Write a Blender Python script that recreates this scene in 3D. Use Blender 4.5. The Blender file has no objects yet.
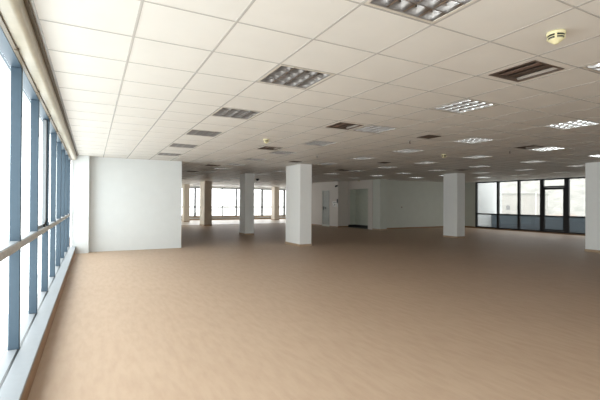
import bpy, math, random
from mathutils import Matrix, Vector
random.seed(4)
C = bpy.context.scene.collection
SC = bpy.context.scene
PI = math.pi
EYE = 1.396      # camera height
H = 2.626        # ceiling height
TL = 0.6         # ceiling tile
GX, GY = 1.461, 3.192

# ------------------------------------------------------------ camera
yaw, pitch, roll = 0.4823, 0.0065, 0.0061
R_ = Vector((math.cos(yaw), -math.sin(yaw), 0))
F_ = Vector((math.sin(yaw)*math.cos(pitch), math.cos(yaw)*math.cos(pitch), math.sin(pitch)))
U_ = Vector((-math.sin(yaw)*math.sin(pitch), -math.cos(yaw)*math.sin(pitch), math.cos(pitch)))
cx_ = R_*math.cos(roll) + U_*math.sin(roll)
cy_ = -R_*math.sin(roll) + U_*math.cos(roll)
cam = bpy.data.objects.new('camera', bpy.data.cameras.new('camera'))
cam.data.lens = 23.795; cam.data.sensor_width = 36; cam.data.clip_end = 1000; cam.data.clip_start = 0.05
m = Matrix.Identity(4)
for r in range(3):
    m[r][0] = cx_[r]; m[r][1] = cy_[r]; m[r][2] = -F_[r]
m[0][3], m[1][3], m[2][3] = 0, 0, EYE
cam.matrix_world = m
C.objects.link(cam); SC.camera = cam

# ------------------------------------------------------------ light
SC.view_settings.view_transform = 'Standard'; SC.view_settings.look = 'None'
SC.view_settings.gamma = 1; SC.view_settings.use_curve_mapping = False
SC.view_settings.exposure = 0.36
SKY = 5.0
w = bpy.data.worlds.new('overcast_sky'); SC.world = w; w.use_nodes = True
nt = w.node_tree; bg = nt.nodes['Background']
tc = nt.nodes.new('ShaderNodeTexCoord'); sp = nt.nodes.new('ShaderNodeSeparateXYZ'); rp = nt.nodes.new('ShaderNodeValToRGB')
nt.links.new(tc.outputs['Generated'], sp.inputs[0]); nt.links.new(sp.outputs['Z'], rp.inputs[0]); nt.links.new(rp.outputs[0], bg.inputs[0])
rp.color_ramp.elements[0].position = 0.0; rp.color_ramp.elements[0].color = (0.86, 0.88, 0.88, 1)
rp.color_ramp.elements[1].position = 0.5; rp.color_ramp.elements[1].color = (0.95, 0.98, 1.0, 1)
bg.inputs[1].default_value = SKY
SC.cycles.max_bounces = 10; SC.cycles.diffuse_bounces = 7; SC.cycles.glossy_bounces = 4; SC.cycles.transparent_max_bounces = 12
SC.cycles.sample_clamp_indirect = 8
def portal(name, loc, sx, sy, rot):
    l = bpy.data.lights.new(name, 'AREA'); l.shape = 'RECTANGLE'; l.size = sx; l.size_y = sy
    l.cycles.is_portal = True
    o = bpy.data.objects.new(name, l); C.objects.link(o); o.location = loc; o.rotation_euler = rot
portal('daylight_left', (-0.62, 3.3, 1.33), 2.3, 17.3, (0, -PI/2, 0))
portal('daylight_left_rear', (-0.62, 26.4, 1.33), 2.3, 8.1, (0, -PI/2, 0))
portal('daylight_far', (10.8, 30.6, 1.4), 10.0, 2.3, (-PI/2, 0, 0))
portal('daylight_back', (3.5, -5.5, 1.7), 8.2, 1.6, (PI/2, 0, 0))
portal('daylight_right', (19.5, 11.8, 1.3), 2.5, 7.4, (0, PI/2, 0))

# ------------------------------------------------------------ materials
def mat(name, col, rough=0.6, spec=0.5, metal=0.0, noise=0.0, scale=(3, 3, 3), nscale=4.0, col2=None, bump=0.0, bscale=200):
    M = bpy.data.materials.new(name); M.use_nodes = True
    t = M.node_tree; b = t.nodes['Principled BSDF']
    b.inputs['Base Color'].default_value = (*col, 1); b.inputs['Roughness'].default_value = rough
    b.inputs['Specular IOR Level'].default_value = spec; b.inputs['Metallic'].default_value = metal
    g = t.nodes.new('ShaderNodeNewGeometry')
    if noise > 0:
        mp = t.nodes.new('ShaderNodeMapping'); mp.inputs['Scale'].default_value = scale
        n = t.nodes.new('ShaderNodeTexNoise'); n.inputs['Scale'].default_value = nscale; n.inputs['Detail'].default_value = 5
        r = t.nodes.new('ShaderNodeValToRGB')
        c2 = col2 or tuple(c*(1-noise) for c in col)
        r.color_ramp.elements[0].position = .3; r.color_ramp.elements[0].color = (*c2, 1)
        r.color_ramp.elements[1].position = .7; r.color_ramp.elements[1].color = (*col, 1)
        t.links.new(g.outputs['Position'], mp.inputs[0]); t.links.new(mp.outputs[0], n.inputs['Vector'])
        t.links.new(n.outputs['Fac'], r.inputs[0]); t.links.new(r.outputs[0], b.inputs['Base Color'])
    if bump > 0:
        n2 = t.nodes.new('ShaderNodeTexNoise'); n2.inputs['Scale'].default_value = bscale
        bp = t.nodes.new('ShaderNodeBump'); bp.inputs['Strength'].default_value = bump; bp.inputs['Distance'].default_value = .002
        t.links.new(g.outputs['Position'], n2.inputs['Vector']); t.links.new(n2.outputs['Fac'], bp.inputs['Height']); t.links.new(bp.outputs[0], b.inputs['Normal'])
    return M
def glass(name, tint, refl=0.07, haze=0.0, rough=0.0):
    M = bpy.data.materials.new(name); M.use_nodes = True; t = M.node_tree
    t.nodes.remove(t.nodes['Principled BSDF']); out = t.nodes['Material Output']
    tr = t.nodes.new('ShaderNodeBsdfTransparent'); tr.inputs[0].default_value = (*tint, 1)
    gl = t.nodes.new('ShaderNodeBsdfGlossy'); gl.inputs['Roughness'].default_value = rough
    mx = t.nodes.new('ShaderNodeMixShader'); mx.inputs[0].default_value = refl
    t.links.new(tr.outputs[0], mx.inputs[1]); t.links.new(gl.outputs[0], mx.inputs[2])
    last = mx
    if haze > 0:
        tl = t.nodes.new('ShaderNodeBsdfTranslucent'); tl.inputs[0].default_value = (.9, .92, .92, 1)
        m2 = t.nodes.new('ShaderNodeMixShader'); m2.inputs[0].default_value = haze
        t.links.new(mx.outputs[0], m2.inputs[1]); t.links.new(tl.outputs[0], m2.inputs[2]); last = m2
    t.links.new(last.outputs[0], out.inputs[0])
    return M
def floor_mat():
    M = bpy.data.materials.new('vinyl_floor'); M.use_nodes = True; t = M.node_tree; b = t.nodes['Principled BSDF']
    g = t.nodes.new('ShaderNodeNewGeometry')
    def nz(scale, s, det=6):
        mp = t.nodes.new('ShaderNodeMapping'); mp.inputs['Scale'].default_value = scale
        n = t.nodes.new('ShaderNodeTexNoise'); n.inputs['Scale'].default_value = s; n.inputs['Detail'].default_value = det
        t.links.new(g.outputs['Position'], mp.inputs[0]); t.links.new(mp.outputs[0], n.inputs['Vector']); return n
    n1 = nz((7, 1.6, 1), 2.2)
    r = t.nodes.new('ShaderNodeValToRGB')
    r.color_ramp.elements[0].position = .32; r.color_ramp.elements[0].color = (.455, .328, .232, 1)
    r.color_ramp.elements[1].position = .62; r.color_ramp.elements[1].color = (.50, .368, .266, 1)
    t.links.new(n1.outputs['Fac'], r.inputs[0])
    n2 = nz((1, 1, 1), .8, 3)
    mx = t.nodes.new('ShaderNodeMix'); mx.data_type = 'RGBA'; mx.blend_type = 'MULTIPLY'; mx.inputs[0].default_value = .35
    r2 = t.nodes.new('ShaderNodeValToRGB'); r2.color_ramp.elements[0].position = .3; r2.color_ramp.elements[0].color = (.88, .85, .83, 1); r2.color_ramp.elements[1].position = .7
    t.links.new(n2.outputs['Fac'], r2.inputs[0]); t.links.new(r.outputs[0], mx.inputs[6]); t.links.new(r2.outputs[0], mx.inputs[7])
    t.links.new(mx.outputs[2], b.inputs['Base Color'])
    b.inputs['Roughness'].default_value = .48; b.inputs['Specular IOR Level'].default_value = .32
    n3 = nz((6, 1.5, 1), 8)
    rr = t.nodes.new('ShaderNodeMapRange'); rr.inputs[3].default_value = .46; rr.inputs[4].default_value = .58
    t.links.new(n3.outputs['Fac'], rr.inputs[0]); t.links.new(rr.outputs[0], b.inputs['Roughness'])
    return M
M_floor = floor_mat()
M_palefl = mat('pale_beige_floor', (.66, .58, .50), .4, .45, noise=.06, nscale=2)
M_wall = mat('white_paint', (.70, .72, .72), .55, .3, noise=.03, nscale=1.5)
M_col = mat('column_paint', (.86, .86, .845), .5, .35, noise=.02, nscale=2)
M_colb = mat('floor_bounce_beige', (.68, .60, .50), .5, .35, noise=.03, nscale=2)  # beige puts light bounced off the floor into the far columns' colour
M_lobby = mat('warm_lobby_paint', (.66, .61, .56), .55, .3, noise=.03, nscale=1.5)
M_wallg = mat('offwhite_paint', (.60, .62, .56), .6, .3, noise=.04, nscale=1.0)
M_tile = mat('mineral_tile', (.665, .635, .59), .55, .35, noise=.04, nscale=1.2, bump=.25, bscale=150)
M_bar = mat('white_t_bar', (.45, .43, .40), .26, .6)
M_dark = mat('void_black', (.03, .025, .02), .9, .1)
M_brownvent = mat('dusty_brown_metal', (.11, .075, .055), .55, .4, noise=.3, nscale=9)
M_slat = mat('red_brown_slat', (.24, .16, .13), .5, .4, noise=.2, nscale=9)
M_litedge = mat('edge_light_paint', (.33, .30, .27), .3, .5)  # paleness stands for daylight on the vent's inner edge
M_ventframe = mat('beige_metal', (.55, .50, .43), .45, .5)
M_alu = mat('louvre_aluminium', (.92, .92, .92), .09, .5, 1.0)
M_blade = mat('shade_darkened_aluminium', (.30, .275, .26), .28, .5, .65)  # cross blades coloured darker for the shade on their viewer-facing sides
M_lampwhite = mat('lamp_housing_white', (.42, .41, .40), .5, .4)
M_tube = mat('tube_glass_white', (.85, .85, .83), .25, .5)
M_cream = mat('cream_plastic', (.68, .62, .38), .4, .5)
M_black = mat('black_plastic', (.015, .015, .015), .4, .5)
M_bluemul = mat('blue_grey_aluminium', (.045, .075, .105), .5, .5, .15, noise=.08, nscale=6)
M_rail = mat('weathered_grey_rail', (.50, .49, .47), .5, .4, noise=.35, nscale=14)
M_sill = mat('grey_sill_board', (.235, .25, .265), .5, .4, noise=.05, nscale=5)
M_wood = mat('wood_skirting', (.33, .19, .10), .5, .4, noise=.25, scale=(2, 2, 20), nscale=3)
M_woodl = mat('light_wood_skirting', (.46, .33, .22), .5, .4, noise=.15, nscale=5)
M_box = mat('beige_blind_box', (.40, .355, .27), .38, .5, noise=.12, scale=(1, 3, 1), nscale=4)
M_boxd = mat('brown_blind_track', (.16, .125, .085), .5, .4, noise=.3, nscale=12)
M_frame = mat('black_aluminium', (.012, .013, .016), .4, .5)
M_glassL = glass('clear_glazing', (.96, .985, .985), .04)
M_glassR = glass('tinted_glazing', (.60, .60, .59), .06, .02)
M_glassF = glass('far_glazing', (.84, .84, .84), .04)
M_door = mat('grey_green_door_paint', (.56, .59, .51), .5, .4, noise=.1, nscale=2)
M_steel = mat('brushed_steel_door', (.30, .31, .27), .4, .4, 0, noise=.25, nscale=2)
M_chrome = mat('dull_chrome', (.5, .5, .5), .3, .5, 1.0)
M_paper = mat('white_paper', (.9, .9, .88), .7, .2)
M_ink = mat('dark_print', (.06, .06, .06), .7, .2)
M_parapet = mat('shaded_blue_grey_render', (.085, .14, .19), .7, .2, noise=.15, nscale=2)  # blue-grey, darkened in colour for shade under a covered balcony
M_conc = mat('pale_concrete', (.5, .5, .48), .8, .2, noise=.15, nscale=1)
M_hill = mat('hazed_hillside_scrub', (.62, .60, .57), .95, .05, noise=.3, nscale=.1, col2=(.40, .40, .37))  # outdoor haze put into the pale colour, as for leaves, render, roofs, panes
M_leaf = mat('hazed_tree_leaves', (.34, .37, .31), .9, .1, noise=.4, nscale=.8)
M_bark = mat('tree_bark', (.2, .16, .12), .9, .1, noise=.3, nscale=4)
M_bld = mat('hazed_pale_render', (.66, .65, .62), .8, .1, noise=.1, nscale=.5)
M_roof = mat('hazed_clay_roof', (.58, .47, .41), .8, .1, noise=.2, nscale=1)
M_win = mat('hazed_window_glass', (.30, .31, .32), .2, .5)

# ------------------------------------------------------------ mesh helpers
class MB:
    def __init__(s): s.v = []; s.f = []; s.smooth = False
    def box(s, x0, x1, y0, y1, z0, z1):
        n = len(s.v)
        s.v += [(x0,y0,z0),(x1,y0,z0),(x1,y1,z0),(x0,y1,z0),(x0,y0,z1),(x1,y0,z1),(x1,y1,z1),(x0,y1,z1)]
        s.f += [tuple(n+i for i in q) for q in ((0,3,2,1),(4,5,6,7),(0,1,5,4),(1,2,6,5),(2,3,7,6),(3,0,4,7))]
        return s
    def poly(s, pts):
        n = len(s.v); s.v += list(pts); s.f.append(tuple(range(n, n+len(pts)))); return s
    def prism(s, prof, axis, a, b):     # closed profile in the two other axes, swept along axis
        n = len(s.v); k = len(prof)
        def P(p, t):
            if axis == 'y': return (p[0], t, p[1])
            if axis == 'x': return (t, p[0], p[1])
            return (p[0], p[1], t)
        s.v += [P(p, a) for p in prof] + [P(p, b) for p in prof]
        for i in range(k):
            j = (i+1) % k; s.f.append((n+i, n+j, n+k+j, n+k+i))
        s.f.append(tuple(n+i for i in range(k))[::-1]); s.f.append(tuple(n+k+i for i in range(k)))
        return s
    def lathe(s, prof, cx=0, cy=0, cz=0, n=24):   # prof: (radius, z)
        b = len(s.v); k = len(prof)
        for i in range(n):
            a = 2*PI*i/n
            for r, z in prof: s.v.append((cx+r*math.cos(a), cy+r*math.sin(a), cz+z))
        for i in range(n):
            j = (i+1) % n
            for q in range(k-1):
                s.f.append((b+i*k+q, b+j*k+q, b+j*k+q+1, b+i*k+q+1))
        s.f.append(tuple(b+i*k for i in range(n))[::-1]); s.f.append(tuple(b+i*k+k-1 for i in range(n)))
        return s
    def tube(s, p, q, r, n=12):
        p = Vector(p); q = Vector(q); d = (q-p).normalized()
        u = d.orthogonal().normalized(); v = d.cross(u); b = len(s.v)
        for c in (p, q):
            for i in range(n):
                a = 2*PI*i/n; s.v.append(tuple(c + u*r*math.cos(a) + v*r*math.sin(a)))
        for i in range(n):
            j = (i+1) % n; s.f.append((b+i, b+j, b+n+j, b+n+i))
        s.f.append(tuple(b+i for i in range(n))[::-1]); s.f.append(tuple(b+n+i for i in range(n)))
        return s
    def build(s, name, m, parent=None, bevel=0, smooth=False, at=None):
        me = bpy.data.meshes.new(name); me.from_pydata(s.v, [], s.f)
        import bmesh
        bm = bmesh.new(); bm.from_mesh(me); bmesh.ops.recalc_face_normals(bm, faces=bm.faces[:]); bm.to_mesh(me); bm.free()
        me.materials.append(m)
        if smooth:
            for p in me.polygons: p.use_smooth = len(p.vertices) < 5
        o = bpy.data.objects.new(name, me); C.objects.link(o)
        if parent: o.parent = parent
        if at: o.location = at
        if bevel:
            b = o.modifiers.new('bevel', 'BEVEL'); b.width = bevel; b.segments = 2; b.limit_method = 'ANGLE'
        return o
def box(name, m, x0, x1, y0, y1, z0, z1, parent=None, bevel=0):
    return MB().box(x0, x1, y0, y1, z0, z1).build(name, m, parent, bevel)
def struct(o, label=None):
    o['kind'] = 'structure'
    if label: o['label'] = label
    return o
def tag(o, label, cat, group=None):
    o['label'] = label; o['category'] = cat
    if group: o['group'] = group
    return o
def empty(name, loc=(0, 0, 0)):
    o = bpy.data.objects.new(name, None); C.objects.link(o); o.location = loc; o.empty_display_size = .1; return o
def copy_tree(o, parent=None):
    c = o.copy(); C.objects.link(c); c.parent = parent
    for ch in list(o.children): copy_tree(ch, c)
    return c

# ------------------------------------------------------------ floor and walls
XR = 19.4; YF = 30.5; YB = -5.4; YP = 12.35; XP = 2.40
struct(box('floor', M_floor, -0.75, 19.6, YB-.1, YF+.15, -0.12, 0), 'tan wood-look vinyl floor with faint streaks')
struct(box('wall_partition', M_wall, -0.50, XP, YP, YP+.14, 0, H), 'white partition wall beside the window wall')
cw_ = MB(); cw_.box(XP-.14, XP, YP+.14, 22.4, 0, H).box(-.75, XP-.14, 22.26, 22.4, 0, H)
struct(cw_.build('wall_core', M_wall), 'side and back of the enclosed block behind the white partition')
MB().box(-0.48, -0.08, 12.10, YP, 0, H).build('trim_1', M_wall, None, .004); struct(bpy.data.objects['trim_1'], 'white pier where the partition meets the window wall')
bw = MB(); bw.box(-.75, XR+.2, YB-.15, YB, 0, .9).box(-.75, XR+.2, YB-.15, YB, H-.15, H).box(-.75, -.5, YB-.15, YB, .9, H-.15).box(7.594, XR+.2, YB-.15, YB, .9, H-.15)
struct(bw.build('wall_back', M_wall), 'wall around the windows behind the camera')
# left end below / above glazing
struct(box('wall_left', M_wall, -0.80, -0.53, YB, 12.3, 0, .172), 'low upstand under the left glazing')
struct(box('wall_left_head', M_wall, -0.80, -0.615, YB, 12.3, H-.15, H), 'strip above the left glazing')
# block on the far right of the hall with the steel door and the recess
X1 = 12.35; X2 = 13.0
wl = MB()
wl.box(X1, X1+.14, 18.92, 19.86, 0, H); wl.box(X1, X1+.14, 20.66, 24.0, 0, H); wl.box(X1, X1+.14, 19.86, 20.66, 2.13, H)
struct(wl.build('wall_lobby', M_lobby), 'wall with the steel door and the paper notice')
struct(box('wall_lobby_return', M_wall, X1+.14, 16.2, 23.86, 24.0, 0, H), 'wall closing the lobby block')
struct(box('wall_far_right', M_wall, 16.05, 16.2, 24.0, YF, 0, H), 'side wall by the far windows')
struct(box('wall_nib', M_lobby, X1+.14, X2, 18.92, 19.05, 0, H), 'short return wall beside the recess')
wr = MB()
wr.box(X2, X2+.12, 18.85, 19.05, 0, H); wr.box(X2, X2+.12, 16.65, 17.03, 0, H); wr.box(X2, X2+.12, 17.03, 18.85, 2.16, H)
struct(wr.build('wall_recess', M_lobby), 'wall around the open recess')
ri = MB()
ri.box(X2+.12, X2+.62, 18.85, 18.97, 0, H); ri.box(X2+.50, X2+.62, 16.8, 18.85, 0, H); ri.box(X2+.12, X2+.5, 16.79, 17.03, 0, H); ri.box(X2+.12, X2+.5, 17.03, 18.85, 2.16, 2.3)
struct(ri.build('wall_recess_inside', M_door), 'grey-green inner faces of the recess')
YW = 16.65
struct(box('wall_right_back', M_wallg, X2+.12, XR+.2, YW, YW+.14, 0, H), 'long off-white wall behind the right columns')
wq = MB(); wq.box(XR, XR+.2, 15.44, YW, 0, H); wq.box(XR, XR+.2, YB, 8.3, 0, H)
struct(wq.build('wall_right', M_wallg), 'end wall either side of the black-framed glazing')
wf = MB(); wf.box(-.75, 16.2, YF, YF+.15, 0, .27); wf.box(-.75, 16.2, YF, YF+.15, H-.13, H); wf.box(-.75, 5.6, YF, YF+.15, .27, H-.13); wf.box(15.8, 16.2, YF, YF+.15, .27, H-.13)
struct(wf.build('wall_far', M_wall), 'far wall around the bright windows')
# skirtings
def skirt(name, m, boxes, label):
    b = MB()
    for q in boxes: b.box(*q)
    return struct(b.build(name, m), label)
skirt('baseboard_lobby', M_wood, [(X1-.012, X1, 18.92, 19.82, 0, .05), (X1-.012, X1, 20.70, 24, 0, .05), (X1, X2-.012, 18.908, 18.92, 0, .07), (X2-.012, X2, 18.85, 18.908, 0, .07)], 'thin brown skirting on the lobby wall')
skirt('baseboard_right_back', M_wood, [(X2+.45, XR, YW-.012, YW, 0, .07), (XR-.012, XR, 15.46, YW-.012, 0, .09)], 'brown skirting on the long right wall')
skirt('baseboard_recess', M_black, [(X2+.488, X2+.50, 17.03, 18.85, 0, .15), (X2+.13, X2+.488, 17.04, 18.84, 0, .012), (X2, X2+.49, 18.838, 18.85, 0, .15), (X2, X2+.13, 17.04, 18.84, 0, .01)], 'black strip at the foot of the recess')
struct(box('floor_rear', M_palefl, XP-2.9, 16.05, 23.98, YF-.03, 0.0, .006), 'paler floor covering in front of the far windows')
skirt('baseboard_far', M_woodl, [(XP, 16.05, YF-.03, YF, 0, .09)], 'pale wood skirting under the far windows')
struct(box('trim_2', M_wood, XP-2.9, X1+3.6, 23.92, 23.98, 0.0, .012), 'thin floor strip across the far end of the hall')
struct(box('trim_3', M_wood, XR-.05, XR-.001, 8.3, 15.44, 0, .045), 'brown threshold strip below the black-framed glazing')

# ------------------------------------------------------------ ceiling
def cell(i, j): return GX+TL*i, GX+TL*(i+1), GY+TL*j, GY+TL*(j+1)
def px(x, y, z):
    v = Vector((x, y, z-EYE)); d = v.dot(F_)
    if d < .2: return None
    return 300+396.6*v.dot(cx_)/d, 200-396.6*v.dot(cy_)/d
def hidden(x, y):
    if y > YP and x < XP/YP*y - .5: return True
    if y > YW and x > X2-.3 and y < 24: return True
    if y > 18.6 and x > X1-.6 and y < 24.3: return True
    if y >= 24 and (x > 15.5 or math.atan2(x, y) > math.atan2(X1, 23.9)): return True
    if y > YF-.7 or x > XR-.7 or y < -1.5: return True
    return False
lights = []
for a, i in enumerate(range(0, 32, 4)):
    n = 0
    for j in range(-3, 46, 3):
        x0, x1, y0, y1 = cell(i, j)
        if hidden((x0+x1)/2, (y0+y1)/2): continue
        ok = False
        for X in (x0, x1):
            for Y in (y0, y1):
                q = px(X, Y, H)
                if q and -40 < q[0] < 640 and -60 < q[1]: ok = True
        if ok: lights.append((a, n, i, j)); n += 1
vents = [(3, -2), (3, 3), (3, 8), (3, 16), (3, 21), (11, 3), (11, 15), (17, 11)]
holes = {(l[2], l[3]) for l in lights} | set(vents)
cb = MB()
I0, I1, J0, J1 = -4, 30, -15, 46
for j in range(J0, J1+1):
    i = I0
    while i <= I1:
        if (i, j) in holes: i += 1; continue
        k = i
        while k+1 <= I1 and (k+1, j) not in holes: k += 1
        x0 = max(GX+TL*i, -.66); x1 = min(GX+TL*(k+1), XR+.02)
        y0 = max(GY+TL*j, YB-.05); y1 = min(GY+TL*(j+1), YF+.15)
        if x1 > x0 and y1 > y0: cb.box(x0, x1, y0, y1, H, H+.02)
        i = k+1
struct(cb.build('ceiling', M_tile), 'white mineral tile ceiling')
# suspended grid: thin flanges with a shallow reveal
gb = MB(); wb = .011; zt = H-.0022
for i in range(-3, I1+1):
    x = GX+TL*i
    if x < XR: gb.box(x-.009, x+.009, YB, YP if x < XP else YF, zt, H-.0002)
for j in range(J0, J1+1):
    y = GY+TL*j
    if YB < y < YF: gb.box(-.385 if y < YP else XP, XR, y-.006, y+.006, zt-.0006, H-.0002)
struct(gb.build('trim_4', M_bar), 'white metal grid that carries the ceiling tiles')
struct(box('ceiling_void', M_dark, -.66, XR+.2, YB, YF+.15, H+.30, H+.34), 'dark slab above the suspended ceiling')

# ------------------------------------------------------------ left curtain wall
win = empty('window_1', (-.6, 4, 0)); struct(win, 'long window wall with blue-grey mullions on the left')
def ch(o, p):   # parent while keeping world coordinates given in the mesh
    o.parent = p; o.matrix_parent_inverse = Matrix.Translation(-Vector(p.location)); return o
XG = -.581; XM = -.514; ZS = .20; ZT = 2.474
ys = [3.913+1.160*k for k in range(-7, 8)]
for y in ys:
    b = MB(); b.box(XG-.008, XM, y-.024, y+.024, ZS, ZT)
    ch(b.build('mullion', M_bluemul, None, .004), win)
for a, b_ in zip([YB]+ys, ys+[12.1]):
    if b_-a < .1: continue
    ch(box('glass_pane', M_glassL, XG-.006, XG, a+.03, b_-.03, ZS+.02, ZT-.02), win)
ch(box('mid_rail', M_rail, XG-.02, XM+.003, YB, 12.09, EYE-.388, EYE-.328, None, .003), win)
ch(box('mid_rail_cap', M_sill, XG-.01, XM-.004, YB, 12.09, EYE-.328, EYE-.323), win)
ch(box('head_rail', M_bluemul, XG-.03, XM, YB, 12.1, ZT, H-.002), win)
ch(box('glazing_bead', M_sill, XG-.03, XM-.012, YB, 12.1, .175, ZS), win)
ch(box('sealing_strip', M_black, XM-.012, XM+.004, YB, 12.09, .18, ZS+.001), win)
sl = ch(box('window_sill', M_sill, XM+.004, -.380, YB, 12.09, .172, ZS, None, .004), win)
ch(box('sill_front', M_wood, -.52, -.392, YB, 12.09, 0, .172), win)
# opening sash in the bay between the second and third mullion, with its latch
s_ = MB(); ya, yb = ys[8]+.03, ys[9]-.03
s_.box(XG, XM-.03, ya, ya+.03, EYE-.325, ZT-.01).box(XG, XM-.03, yb-.03, yb, EYE-.325, ZT-.01).box(XG, XM-.03, ya+.03, yb-.03, EYE-.325, EYE-.29)
sash = ch(s_.build('opening_sash', M_sill), win)
hd = MB(); hd.box(XM-.045, XM-.01, ys[8]+.82, ys[8]+.88, EYE-.33, EYE-.30).tube((XM-.02, ys[8]+.85, EYE-.305), (XM+.0, ys[8]+.84, EYE-.24), .009)
ch(hd.build('window_latch', M_black), win)
ch(box('dark_gasket', M_black, XM-.03, XM-.022, ys[9]-.045, ys[9]-.034, EYE-.325, ZT-.01), win)
# roller blind box at the ceiling
bx = empty('blind_box', (-.46, 4, H-.12)); tag(bx, 'long beige blind box running along the top of the left windows', 'blind box')
n = 8; prof = [(-.378, H-.001), (-.378, H-.10)]
for k in range(n+1):
    a = k/n*PI/2; prof.append((-.378-.04*(1-math.cos(a)), H-.10-.035*math.sin(a)))
prof += [(-.485, H-.135), (-.485, H-.001)]
ch(MB().prism(prof, 'y', YB, 12.09).build('cover', M_box, None), bx)
ch(box('back_track', M_boxd, -.512, -.486, YB, 12.09, H-.15, H-.02), bx)
ch(box('edge_trim', M_boxd, -.377, -.352, YB, 12.09, H-.026, H-.005), bx)
for k in range(13):
    y = -4.4+1.257*k+.3
    if y < 11.8: ch(box('bracket', M_boxd, -.505, -.478, y, y+.04, H-.158, H-.03, None, .003), bx)

# ------------------------------------------------------------ far windows
w2 = empty('window_2', (10.5, YF, .27)); struct(w2, 'row of bright windows across the far end of the hall')
zb, zt2 = .27, H-.13
fm = [(5.6, .05), (6.95, .13), (9.08, .05), (10.23, .10), (12.45, .13), (14.48, .13), (15.75, .05)]
for x, wd in fm: ch(box('window_post', M_frame, x-wd/2, x+wd/2, YF+.02, YF+.10, zb, zt2), w2)
for (xa, wa), (xb, wb_) in zip(fm, fm[1:]):
    ch(box('glass_pane', M_glassF, xa+wa/2, xb-wb_/2, YF+.055, YF+.06, zb, zt2), w2)
ch(box('head_frame', M_frame, 5.6, 15.8, YF+.021, YF+.099, zt2-.06, zt2-.001), w2)
ch(box('foot_frame', M_frame, 5.6, 15.8, YF+.021, YF+.099, zb+.001, zb+.05), w2)
ch(box('transom', M_frame, 5.6, 15.8, YF+.015, YF+.085, .97, 1.05), w2)
ch(box('window_sill', M_woodl, 5.6, 15.8, YF-.12, YF+.02, zb-.05, zb), w2)

w5 = empty('window_5', (-.55, 26, .2)); struct(w5, 'left window wall continuing behind the enclosed block')
for k in range(8): ch(box('mullion', M_bluemul, -.58, -.514, 22.4+k*1.15, 22.45+k*1.15, .2, 2.474), w5)
for k in range(7): ch(box('glass_pane', M_glassL, -.57, -.565, 22.45+k*1.15, 22.4+(k+1)*1.15, .2, 2.474), w5)
wz = MB(); wz.box(-.75, -.5, 22.4, YF, 0, .2).box(-.75, -.5, 22.4, YF, 2.474, H); struct(wz.build('wall_left_rear', M_wall), 'wall strips around the rear left windows')
w4 = empty('window_4', (6, YB, .8)); struct(w4, 'row of windows behind the camera')
for k in range(6): ch(box('window_post', M_bluemul, -.5+k*1.618, -.44+k*1.618, YB-.12, YB-.04, .9, H-.15), w4)
for k in range(5): ch(box('glass_pane', M_glassL, -.44+k*1.618, -.5+(k+1)*1.618, YB-.08, YB-.075, .9, H-.15), w4)

# ------------------------------------------------------------ right glazing with door
w3 = empty('window_3', (XR, 12, 0)); struct(w3, 'black-framed glazing at the right end of the hall')
xa, xb = XR+.0, XR+.10
ZR0, ZR1 = .05, H-.02
posts = [(15.44, 15.34), (14.09, 13.97), (12.91, 12.79), (11.75, 11.58), (10.62, 10.42), (9.05, 8.93), (8.40, 8.30)]
for a, b_ in posts: ch(box('window_post', M_frame, xa, xb, b_, a, 0, ZR1), w3)
ch(box('head_frame', M_frame, xa+.002, xb-.002, 8.3, 15.44, ZR1-.05, ZR1+.018), w3)
ch(box('foot_frame', M_frame, xa+.002, xb-.002, 8.3, 15.44, .0, .12), w3)
TZ = EYE-.57
for k in range(len(posts)-1):
    y1_, y0_ = posts[k][1], posts[k+1][0]
    if k == 3: continue
    ch(box('transom', M_frame, xa+.002, xb-.002, y0_, y1_, TZ-.04, TZ+.03), w3)
    ch(box('glass_pane', M_glassR, xa+.05, xa+.056, y0_, y1_, TZ+.03, ZR1-.05), w3)
    ch(box('glass_pane', M_glassR, xa+.05, xa+.056, y0_, y1_, .12, TZ-.04), w3)
ch(box('transom', M_frame, xa+.002, xb-.002, 10.62, 11.58, EYE+.80, EYE+.87), w3)
ch(box('glass_pane', M_glassR, xa+.05, xa+.056, 10.62, 11.58, EYE+.87, ZR1-.05), w3)
d1 = empty('door_1', (XR, 11.1, .12)); struct(d1, 'black-framed glass balcony door')
lf = MB(); ya, yb = 10.625, 11.575; z0, z1 = .125, EYE+.795
lf.box(xa+.01, xb-.03, ya, ya+.05, z0, z1).box(xa+.01, xb-.03, yb-.05, yb, z0, z1).box(xa+.01, xb-.03, ya+.05, yb-.05, z1-.10, z1).box(xa+.01, xb-.03, ya+.05, yb-.05, z0, z0+.07).box(xa+.01, xb-.03, ya+.05, yb-.05, TZ-.04, TZ+.02)
ch(lf.build('door_leaf', M_frame), d1)
ch(box('glass_pane', M_glassR, xa+.035, xa+.041, ya+.05, yb-.05, TZ+.02, z1-.10), d1)
ch(box('glass_pane', M_glassR, xa+.035, xa+.041, ya+.05, yb-.05, z0+.07, TZ-.04), d1)
hd = MB(); hd.box(xa-.002, xa+.01, yb-.045, yb-.01, EYE-.42, EYE-.22).tube((xa, yb-.03, EYE-.30), (xa-.05, yb-.03, EYE-.30), .01).tube((xa-.05, yb-.03, EYE-.30), (xa-.05, yb-.15, EYE-.30), .01)
ch(hd.build('door_handle', M_black), d1)
hd = MB(); hd.box(xa-.02, xa, 13.37, 13.47, TZ+.03, TZ+.06).tube((xa-.015, 13.42, TZ+.045), (xa-.02, 13.32, TZ+.06), .01)
ch(hd.build('window_latch', M_black), w3)

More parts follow.
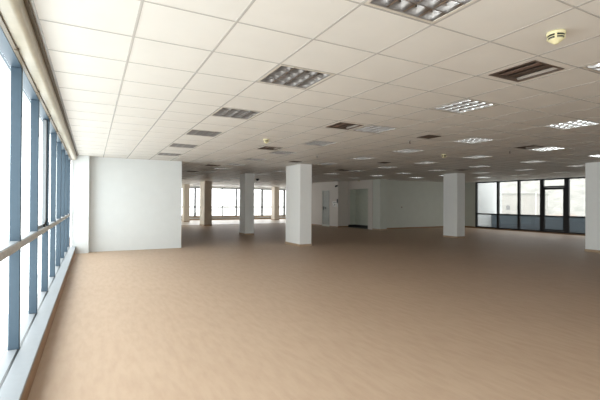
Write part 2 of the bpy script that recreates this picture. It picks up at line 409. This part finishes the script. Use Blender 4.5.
# ------------------------------------------------------------ balcony and what lies beyond
bal = MB().box(19.6, 21.3, 4.0, 15.6, -.25, -.02); struct(bal.build('balcony_floor', M_conc), 'concrete balcony outside the right glazing')
struct(box('wall_parapet', M_parapet, 21.0, 21.2, 4.0, 15.6, -.02, .80), 'blue-grey balcony parapet, shade put into its colour')
struct(box('wall_balcony_side', M_wall, 19.6, 21.2, 15.6, 15.8, -.25, 3.2), 'white side wall of the balcony')
struct(box('wall_neighbour', M_wall, 21.25, 22.3, 15.85, 17.5, -14, 6), 'pale flank of the building beyond the balcony')

hb = MB(); NX, NY = 26, 44
def hz(x, y):
    d = (x-60)/220
    return -18 + 62*max(0, d)**1.15 + 4*math.sin(x*.031+y*.017) + 3*math.sin(y*.06+1.3)
for a in range(NX+1):
    for b_ in range(NY+1):
        x = 40+a*13; y = -40+b_*11; hb.v.append((x, y, hz(x, y)))
for a in range(NX):
    for b_ in range(NY):
        q = a*(NY+1)+b_; hb.f.append((q, q+NY+1, q+NY+2, q+1))
struct(hb.build('hillside', M_hill, smooth=True), 'haze-pale hillside beyond the balcony')
def house(x, y, wx, wy, h, label, rf):
    z = hz(x, y)-1.5
    o = empty('house', (x, y, z)); tag(o, label, 'building', 'houses on the hillside beyond the balcony')
    MB().box(-wx/2, wx/2, -wy/2, wy/2, 0, h).build('walls', M_bld, o)
    if rf: MB().prism([(-wy/2-.4, h), (wy/2+.4, h), (0, h+wy*.28)], 'x', -wx/2-.4, wx/2+.4).build('roof', M_roof, o)
    else: MB().box(-wx/2-.2, wx/2+.2, -wy/2-.2, wy/2+.2, h, h+.5).build('roof', M_conc, o)
    nf = max(1, int((h-2)//3)); nc = max(2, int(wy//3.2))
    for f in range(nf):
        for c in range(nc):
            yy = -wy/2+(c+.5)*wy/nc; zz = 2.3+f*3
            MB().box(-wx/2-.06, -wx/2+.05, yy-.6, yy+.6, zz, zz+1.4).build('window', M_win, o)
house(105, 92, 12, 16, 10, 'pale house with a clay roof, left in the second upper pane', True)
house(122, 82, 12, 14, 13, 'flat-roofed pale block, seen through the third pane', False)
house(112, 62, 12, 18, 8, 'long pale house with a clay roof, seen through the glass door', True)
house(140, 48, 12, 15, 12, 'tallest flat-roofed block on the slope, seen over the glass door', False)
house(98, 32, 12, 13, 8, 'pale house with a clay roof, in the pane beside the right column', True)
tw = {}
def tree(x, y, s, label):
    z = hz(x, y)
    o = empty('tree', (x, y, z)); tag(o, label, 'tree', 'trees on the hillside beyond the balcony')
    import bmesh
    if 'm' not in tw:
        rnd = random.Random(7)
        me = bpy.data.meshes.new('crown'); bm = bmesh.new()
        for k in range(9):
            c = Vector((rnd.uniform(-1.6, 1.6), rnd.uniform(-1.6, 1.6), rnd.uniform(3.4, 6.6))); r = rnd.uniform(1.1, 1.9)
            q = bmesh.ops.create_icosphere(bm, subdivisions=2, radius=r, matrix=Matrix.Translation(c))
            for v in q['verts']: v.co += (v.co-c)*rnd.uniform(-.22, .25)
        bm.to_mesh(me); bm.free(); me.materials.append(M_leaf); tw['m'] = me
        tb = MB().lathe([(.34, -1.0), (.24, 1.2), (.16, 4.5)], n=10)
        me2 = bpy.data.meshes.new('trunk'); me2.from_pydata(tb.v, [], tb.f); me2.materials.append(M_bark); tw['t'] = me2
    for nm, mm in (('crown', 'm'), ('trunk', 't')):
        c = bpy.data.objects.new(nm, tw[mm]); C.objects.link(c); c.parent = o
    o.scale = (s, s, s); o.rotation_euler.z = x*1.7
for q in [(92, 84, 1.2, 'bushy tree in front of the leftmost clay-roofed house'), (98, 74, 1.0, 'small tree low on the slope in the third pane'),
          (118, 98, 1.5, 'large tree behind the leftmost clay-roofed house'), (90, 58, 1.1, 'bushy tree just left of the glass door view'),
          (104, 74, .9, 'small tree between the two leftmost buildings'), (96, 49, .9, 'small tree below the long house'),
          (118, 38, 1.4, 'large tree behind the rightmost house'), (86, 42, 1.2, 'bushy tree in the pane beside the right column'),
          
          (86, 24, 1.1, 'rightmost tree on the slope')]:
    tree(*q)

# ------------------------------------------------------------ columns
def column(x, y, wx, wy, label, m=M_col):
    o = empty('column', (x+wx/2, y+wy/2, 0)); tag(o, label, 'column', 'square columns standing in the hall')
    MB().box(-wx/2, wx/2, -wy/2, wy/2, 0, H).build('shaft', m, o, .006)
    e = .012; t = .07
    b = MB(); b.box(-wx/2-e, wx/2+e, -wy/2-e, -wy/2, 0, t).box(-wx/2-e, wx/2+e, wy/2, wy/2+e, 0, t).box(-wx/2-e, -wx/2, -wy/2, wy/2, 0, t).box(wx/2, wx/2+e, -wy/2, wy/2, 0, t)
    b.build('baseboard', M_woodl, o)
column(5.84, 11.15, .42, 1.05, 'large white column in the middle of the hall, nearest of the middle row')
column(5.73, 15.97, .41, .68, 'white column second back in the middle row, left of the nearest one')
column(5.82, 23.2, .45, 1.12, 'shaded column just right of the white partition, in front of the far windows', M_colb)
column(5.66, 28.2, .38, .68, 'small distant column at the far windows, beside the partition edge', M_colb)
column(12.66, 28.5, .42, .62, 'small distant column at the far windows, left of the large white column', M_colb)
column(13.0, 11.2, .45, .71, 'white column left of the black-framed glazing')
column(13.0, 5.84, .45, .68, 'white column cut off by the right edge of the view')
column(13.0, 16.0, .42, .62, 'pier-like column against the wall right of the dark recess', M_wallg)

# ------------------------------------------------------------ ceiling lights
def make_light():
    o = empty('ceiling_light'); h = TL/2; z = 0
    f = MB(); a = h-.013; b = h-.032
    for s in (-1, 1):
        f.box(-a, a, min(s*a, s*b), max(s*a, s*b), -.003, .012); f.box(min(s*a, s*b), max(s*a, s*b), -b, b, -.003, .012)
    f.build('frame', M_ventframe, o)
    hb_ = MB(); hb_.box(-a, a, -a, a, .125, .13)
    for s in (-1, 1):
        hb_.box(-a, a, min(s*a, s*(a-.003)), max(s*a, s*(a-.003)), .012, .125); hb_.box(min(s*a, s*(a-.003)), max(s*a, s*(a-.003)), -a+.003, a-.003, .012, .125)
    hb_.build('housing', M_lampwhite, o)
    # louvre: four reflector troughs along y, crossed by blades
    n = 4; cw = 2*b/n; 
    def vprof(c, wt, wb2, z0, z1, k=6):
        pr = []
        for q in range(k+1):
            t = q/k; pr.append((c + (wb2+(wt-wb2)*t**1.8), z0+(z1-z0)*t))
        return pr + [(2*c-p[0], p[1]) for p in reversed(pr)]
    for q in range(n+1):
        c = -b+q*cw; c = min(max(c, -b+.002), b-.002)
        wt = .030 if 0 < q < n else .001
        L = MB()
        if 0 < q < n: L.prism(vprof(c, .030, .005, .0, .062), 'y', -b, b)
        else:
            s = 1 if q == 0 else -1
            pr = [(c, .0), (c+s*.003, .0)] + [(c+s*(.003+.027*(t/6)**1.8), .062*t/6) for t in range(1, 7)] + [(c, .062)]
            L.prism(pr, 'y', -b, b)
        L.build('reflector_blade', M_alu, o)
    for q in range(n+1):
        c = -b+q*cw; c = min(max(c, -b+.006), b-.006)
        MB().prism(vprof(c, .012, .005, -.0015, .055, 4), 'x', -b+.001, b-.001).build('cross_blade', M_blade, o)
    for q in range(4):
        x = -b+(q+.5)*cw; t = MB().tube((x, -.24, .092), (x, .24, .092), .013, 10)
        t.build('lamp_tube', M_tube, o)
    return o
ORD = ['nearest', 'second', 'third', 'fourth', 'fifth', 'sixth', 'seventh', 'eighth', 'ninth', 'tenth', 'eleventh', 'twelfth', 'thirteenth', 'fourteenth', 'fifteenth', 'sixteenth']
ROW = ['in the row nearest the left windows', 'in the second row from the left windows', 'in the third row from the left windows', 'in the fourth row from the left windows',
       'in the fifth row from the left windows', 'in the sixth row from the left windows', 'in the seventh row from the left windows', 'in the eighth row from the left windows']
proto = None
for a, nn, i, j in lights:
    if proto is None: proto = make_light(); o = proto
    else: o = copy_tree(proto)
    x0, x1, y0, y1 = cell(i, j); o.location = ((x0+x1)/2, (y0+y1)/2, H)
    pos = 'nearest the viewer' if nn == 0 else ORD[nn]+' from the viewer'
    tag(o, 'recessed square louvre light, %s %s' % (pos, ROW[a]), 'ceiling light', 'recessed louvre lights in the tiled ceiling')

# ------------------------------------------------------------ air vents
def make_vent():
    o = empty('air_vent'); h = TL/2-.001; s = .222; r = s-.018
    def ring(a, b, z0, z1, mm, nm, bev=0):
        f = MB()
        f.box(-a, a, -a, -b, z0, z1).box(-a, a, b, a, z0, z1).box(-a, -b, -b, b, z0, z1).box(b, a, -b, b, z0, z1)
        return f.build(nm, mm, o)
    ring(h, s, 0, .02, M_tile, 'tile_surround')
    ring(s, r, -.006, .05, M_brownvent, 'frame')
    MB().box(-r, r, -r, r, .045, .05).build('back_plate', M_brownvent, o)
    for k, (x, w_) in enumerate([(-.15, .09), (-.04, .11), (.085, .11)]):
        MB().prism([(x-w_/2, .016), (x-w_/2, .012), (x+w_/2, .026), (x+w_/2, .030)], 'y', -r, r).build('slat', M_slat if k == 1 else M_brownvent, o)
    MB().prism([(r-.034, .024), (r-.030, .020), (r-.012, .006), (r-.010, .012)], 'y', -r, r).build('painted_edge_light', M_litedge, o)  # pale strip paints the window light caught inside the vent
    return o
VL = {(3, -2): 'large open dark vent beside the smoke detector, nearest the viewer', (3, 3): 'dark square vent left of a louvre light above the large column',
      (3, 8): 'small dark vent near the second smoke detector', (3, 16): 'dark vent just past the white partition, nearer of two there', (3, 21): 'dark vent past the white partition, farther of two there',
      (11, 3): 'dark vent beside a louvre light above the black-framed glazing', (11, 15): 'dark vent over the wall with the steel door', (17, 11): 'dark vent just above the column left of the glazing'}
proto = None
for (i, j) in vents:
    if proto is None: proto = make_vent(); o = proto
    else: o = copy_tree(proto)
    x0, x1, y0, y1 = cell(i, j); o.location = ((x0+x1)/2, (y0+y1)/2, H)
    tag(o, VL[(i, j)], 'air vent', 'dark air vents in the tiled ceiling')
def make_grille():
    o = empty('air_grille'); s = .15
    f = MB(); t = .02
    f.box(-s, s, -s, -s+t, -.014, -.0045).box(-s, s, s-t, s, -.014, -.0045).box(-s, -s+t, -s+t, s-t, -.014, -.0045).box(s-t, s, -s+t, s-t, -.014, -.0045)
    f.build('frame', M_brownvent, o)
    b = MB()
    for k in range(6):
        y = -s+t+(k+.5)*(2*s-2*t)/6; b.prism([(y-.012, -.006), (y-.008, -.006), (y+.010, -.018), (y+.006, -.018)], 'x', -s+t, s-t)
    b.build('blades', M_brownvent, o)
    MB().box(-s+t, s-t, -s+t, s-t, -.0055, -.0045).build('back_plate', M_dark, o)
    return o
proto = None
for i, j, lb in [(6.67, 3.6, 'small brown grille right of a louvre light, midway to the right column'), (6.5, 12.3, 'small brown grille just above the large middle column'), (10.55, 10.4, 'small brown grille above the off-white long wall')]:
    if proto is None: proto = make_grille(); o = proto
    else: o = copy_tree(proto)
    o.location = (GX+TL*i, GY+TL*j, H); tag(o, lb, 'air grille', 'small brown grilles under the ceiling')

# ------------------------------------------------------------ smoke detectors, sprinklers, cameras
def make_detector():
    o = empty('smoke_detector')
    MB().lathe([(.060, -.004), (.062, -.018), (.054, -.026), (.050, -.030)], n=28).build('base', M_cream, o, smooth=True)
    MB().lathe([(.054, -.026), (.050, -.056)], n=28).build('sensor_gap', M_black, o, smooth=True)
    r = MB()
    r.lathe([(.053, -.0385), (.0555, -.041), (.053, -.0435)], n=28)
    r.build('ring', M_cream, o, smooth=True)
    for k in range(4):
        a = k*PI/2+.5; MB().box(.040, .056, -.007, .007, -.056, -.026).build('rib', M_cream, o).rotation_euler.z = a
    MB().lathe([(.051, -.052), (.047, -.060), (.030, -.074), (.020, -.078), (.018, -.084), (.008, -.088)], n=28).build('cap', M_cream, o, smooth=True)
    return o
proto = None
for x, y, lb in [(GX+TL*2.45, GY-TL*2.55, 'cream smoke detector with dark slots, near the large open vent'), (GX+TL*2.55, GY+TL*6.6, 'cream smoke detector past the second row of louvre lights, above the large column'),
                 (GX+TL*10.6, GY+TL*6.6, 'yellowish smoke detector left of the column by the glazing'), (12.75, 17.5, 'small detector on the ceiling above the dark recess')]:
    if proto is None: proto = make_detector(); o = proto
    else: o = copy_tree(proto)
    o.location = (x, y, H+.003); tag(o, lb, 'smoke detector', 'cream smoke detectors on the ceiling')
def make_sprinkler():
    o = empty('sprinkler_head')
    MB().lathe([(.034, -.001), (.030, -.008), (.012, -.010)], n=18).build('escutcheon', M_chrome, o, smooth=True)
    b = MB().lathe([(.009, -.008), (.009, -.03), (.005, -.034), (.005, -.05)], n=12)
    b.tube((.016, 0, -.03), (.010, 0, -.06), .003, 8).tube((-.016, 0, -.03), (-.010, 0, -.06), .003, 8).box(-.018, .018, -.004, .004, -.034, -.028)
    b.build('body', M_brownvent, o)
    MB().lathe([(.022, -.060), (.024, -.063)], n=18).build('deflector', M_brownvent, o)
    return o
proto = None
for i, j, lb in [(6.75, 4.5, 'small sprinkler head in the open ceiling right of the large column'), (11.85, 4.5, 'small sprinkler head above the black-framed glazing'), (6.2, 9.6, 'small sprinkler head just right of the large column top')]:
    if proto is None: proto = make_sprinkler(); o = proto
    else: o = copy_tree(proto)
    o.location = (GX+TL*i, GY+TL*j, H); tag(o, lb, 'sprinkler', 'sprinkler heads in the ceiling')
cc = empty('dome_camera', (7.60, 19.3, H-.004)); tag(cc, 'black dome camera hanging from the ceiling right of the second middle column', 'camera')
MB().lathe([(.09, 0), (.09, -.03), (.075, -.04)], n=20).build('base', M_black, cc, smooth=True)
MB().lathe([(.072, -.03), (.070, -.06), (.055, -.09), (.03, -.11), (.008, -.118)], n=20).build('dome', M_black, cc, smooth=True)
cc = empty('wall_camera', (X1-.0, 18.99, EYE+.97)); tag(cc, 'small black camera high on the corner of the steel door wall', 'camera')
MB().box(-.05, 0, -.03, .03, -.03, .03).build('bracket', M_black, cc)
MB().tube((-.05, 0, -.01), (-.17, -.05, -.04), .05, 14).build('body', M_black, cc, smooth=True)

# ------------------------------------------------------------ steel door, notice, sockets
d2 = empty('door_2', (X1, 20.26, 0)); struct(d2, 'narrow brushed steel door in the lobby wall')
MB().box(.02, .06, -.385, .385, .10, 2.11).build('door_leaf', M_steel, d2, .003)
f = MB(); f.box(-.008, .10, -.40, -.385, .0, 2.13).box(-.008, .10, .385, .40, 0, 2.13).box(-.008, .10, -.385, .385, 2.11, 2.13).box(0, .12, -.385, .385, 0, .10); f.build('door_frame', M_wallg, d2)
MB().box(.012, .02, .30, .384, .10, 2.11).build('edge_strip', M_steel, d2)
MB().box(.0, .02, -.375, -.33, .10, 2.11).build('dark_edge', M_black, d2)
MB().box(-.02, .02, .27, .32, EYE-.42, EYE-.22).tube((-.02, .295, EYE-.3), (-.05, .295, EYE-.3), .012).build('door_handle', M_black, d2)
MB().box(-.02, .02, .02, .10, EYE-.38, EYE-.26).build('door_handle', M_black, d2)
nb = empty('paper_notice', (X1-.004, 19.28, EYE-.08)); tag(nb, 'white paper notice with dark marks on the lobby wall beside the steel door', 'notice')
MB().box(-.004, .001, -.24, .24, .02, .16).build('upper_sheet', M_paper, nb); MB().box(-.004, .003, -.10, .20, -.14, .01).build('lower_sheet', M_paper, nb)
b = MB()
b.box(-.006, -.004, -.18, .16, .075, .10).box(-.006, -.004, -.05, .03, -.07, .0).box(-.006, -.004, .06, .15, -.11, -.08); b.build('print', M_ink, nb)
ic = empty('wall_intercom', (X1, 18.98, EYE+.0)); tag(ic, 'small dark wall intercom at the corner right of the paper notice', 'intercom')
MB().box(-.035, 0, -.05, .05, -.02, .22).build('case', M_frame, ic, .004); MB().box(-.03, 0, -.04, .04, -.24, -.10).build('keypad', M_chrome, ic, .004)
sk = empty('wall_switch', (15.0, YW, EYE-.22)); tag(sk, 'small switch plate on the long off-white wall', 'switch')
MB().box(-.05, .05, -.012, 0, -.05, .05).build('plate', M_ventframe, sk, .003); MB().box(-.02, .02, -.018, -.012, -.03, .03).build('rocker', M_frame, sk)
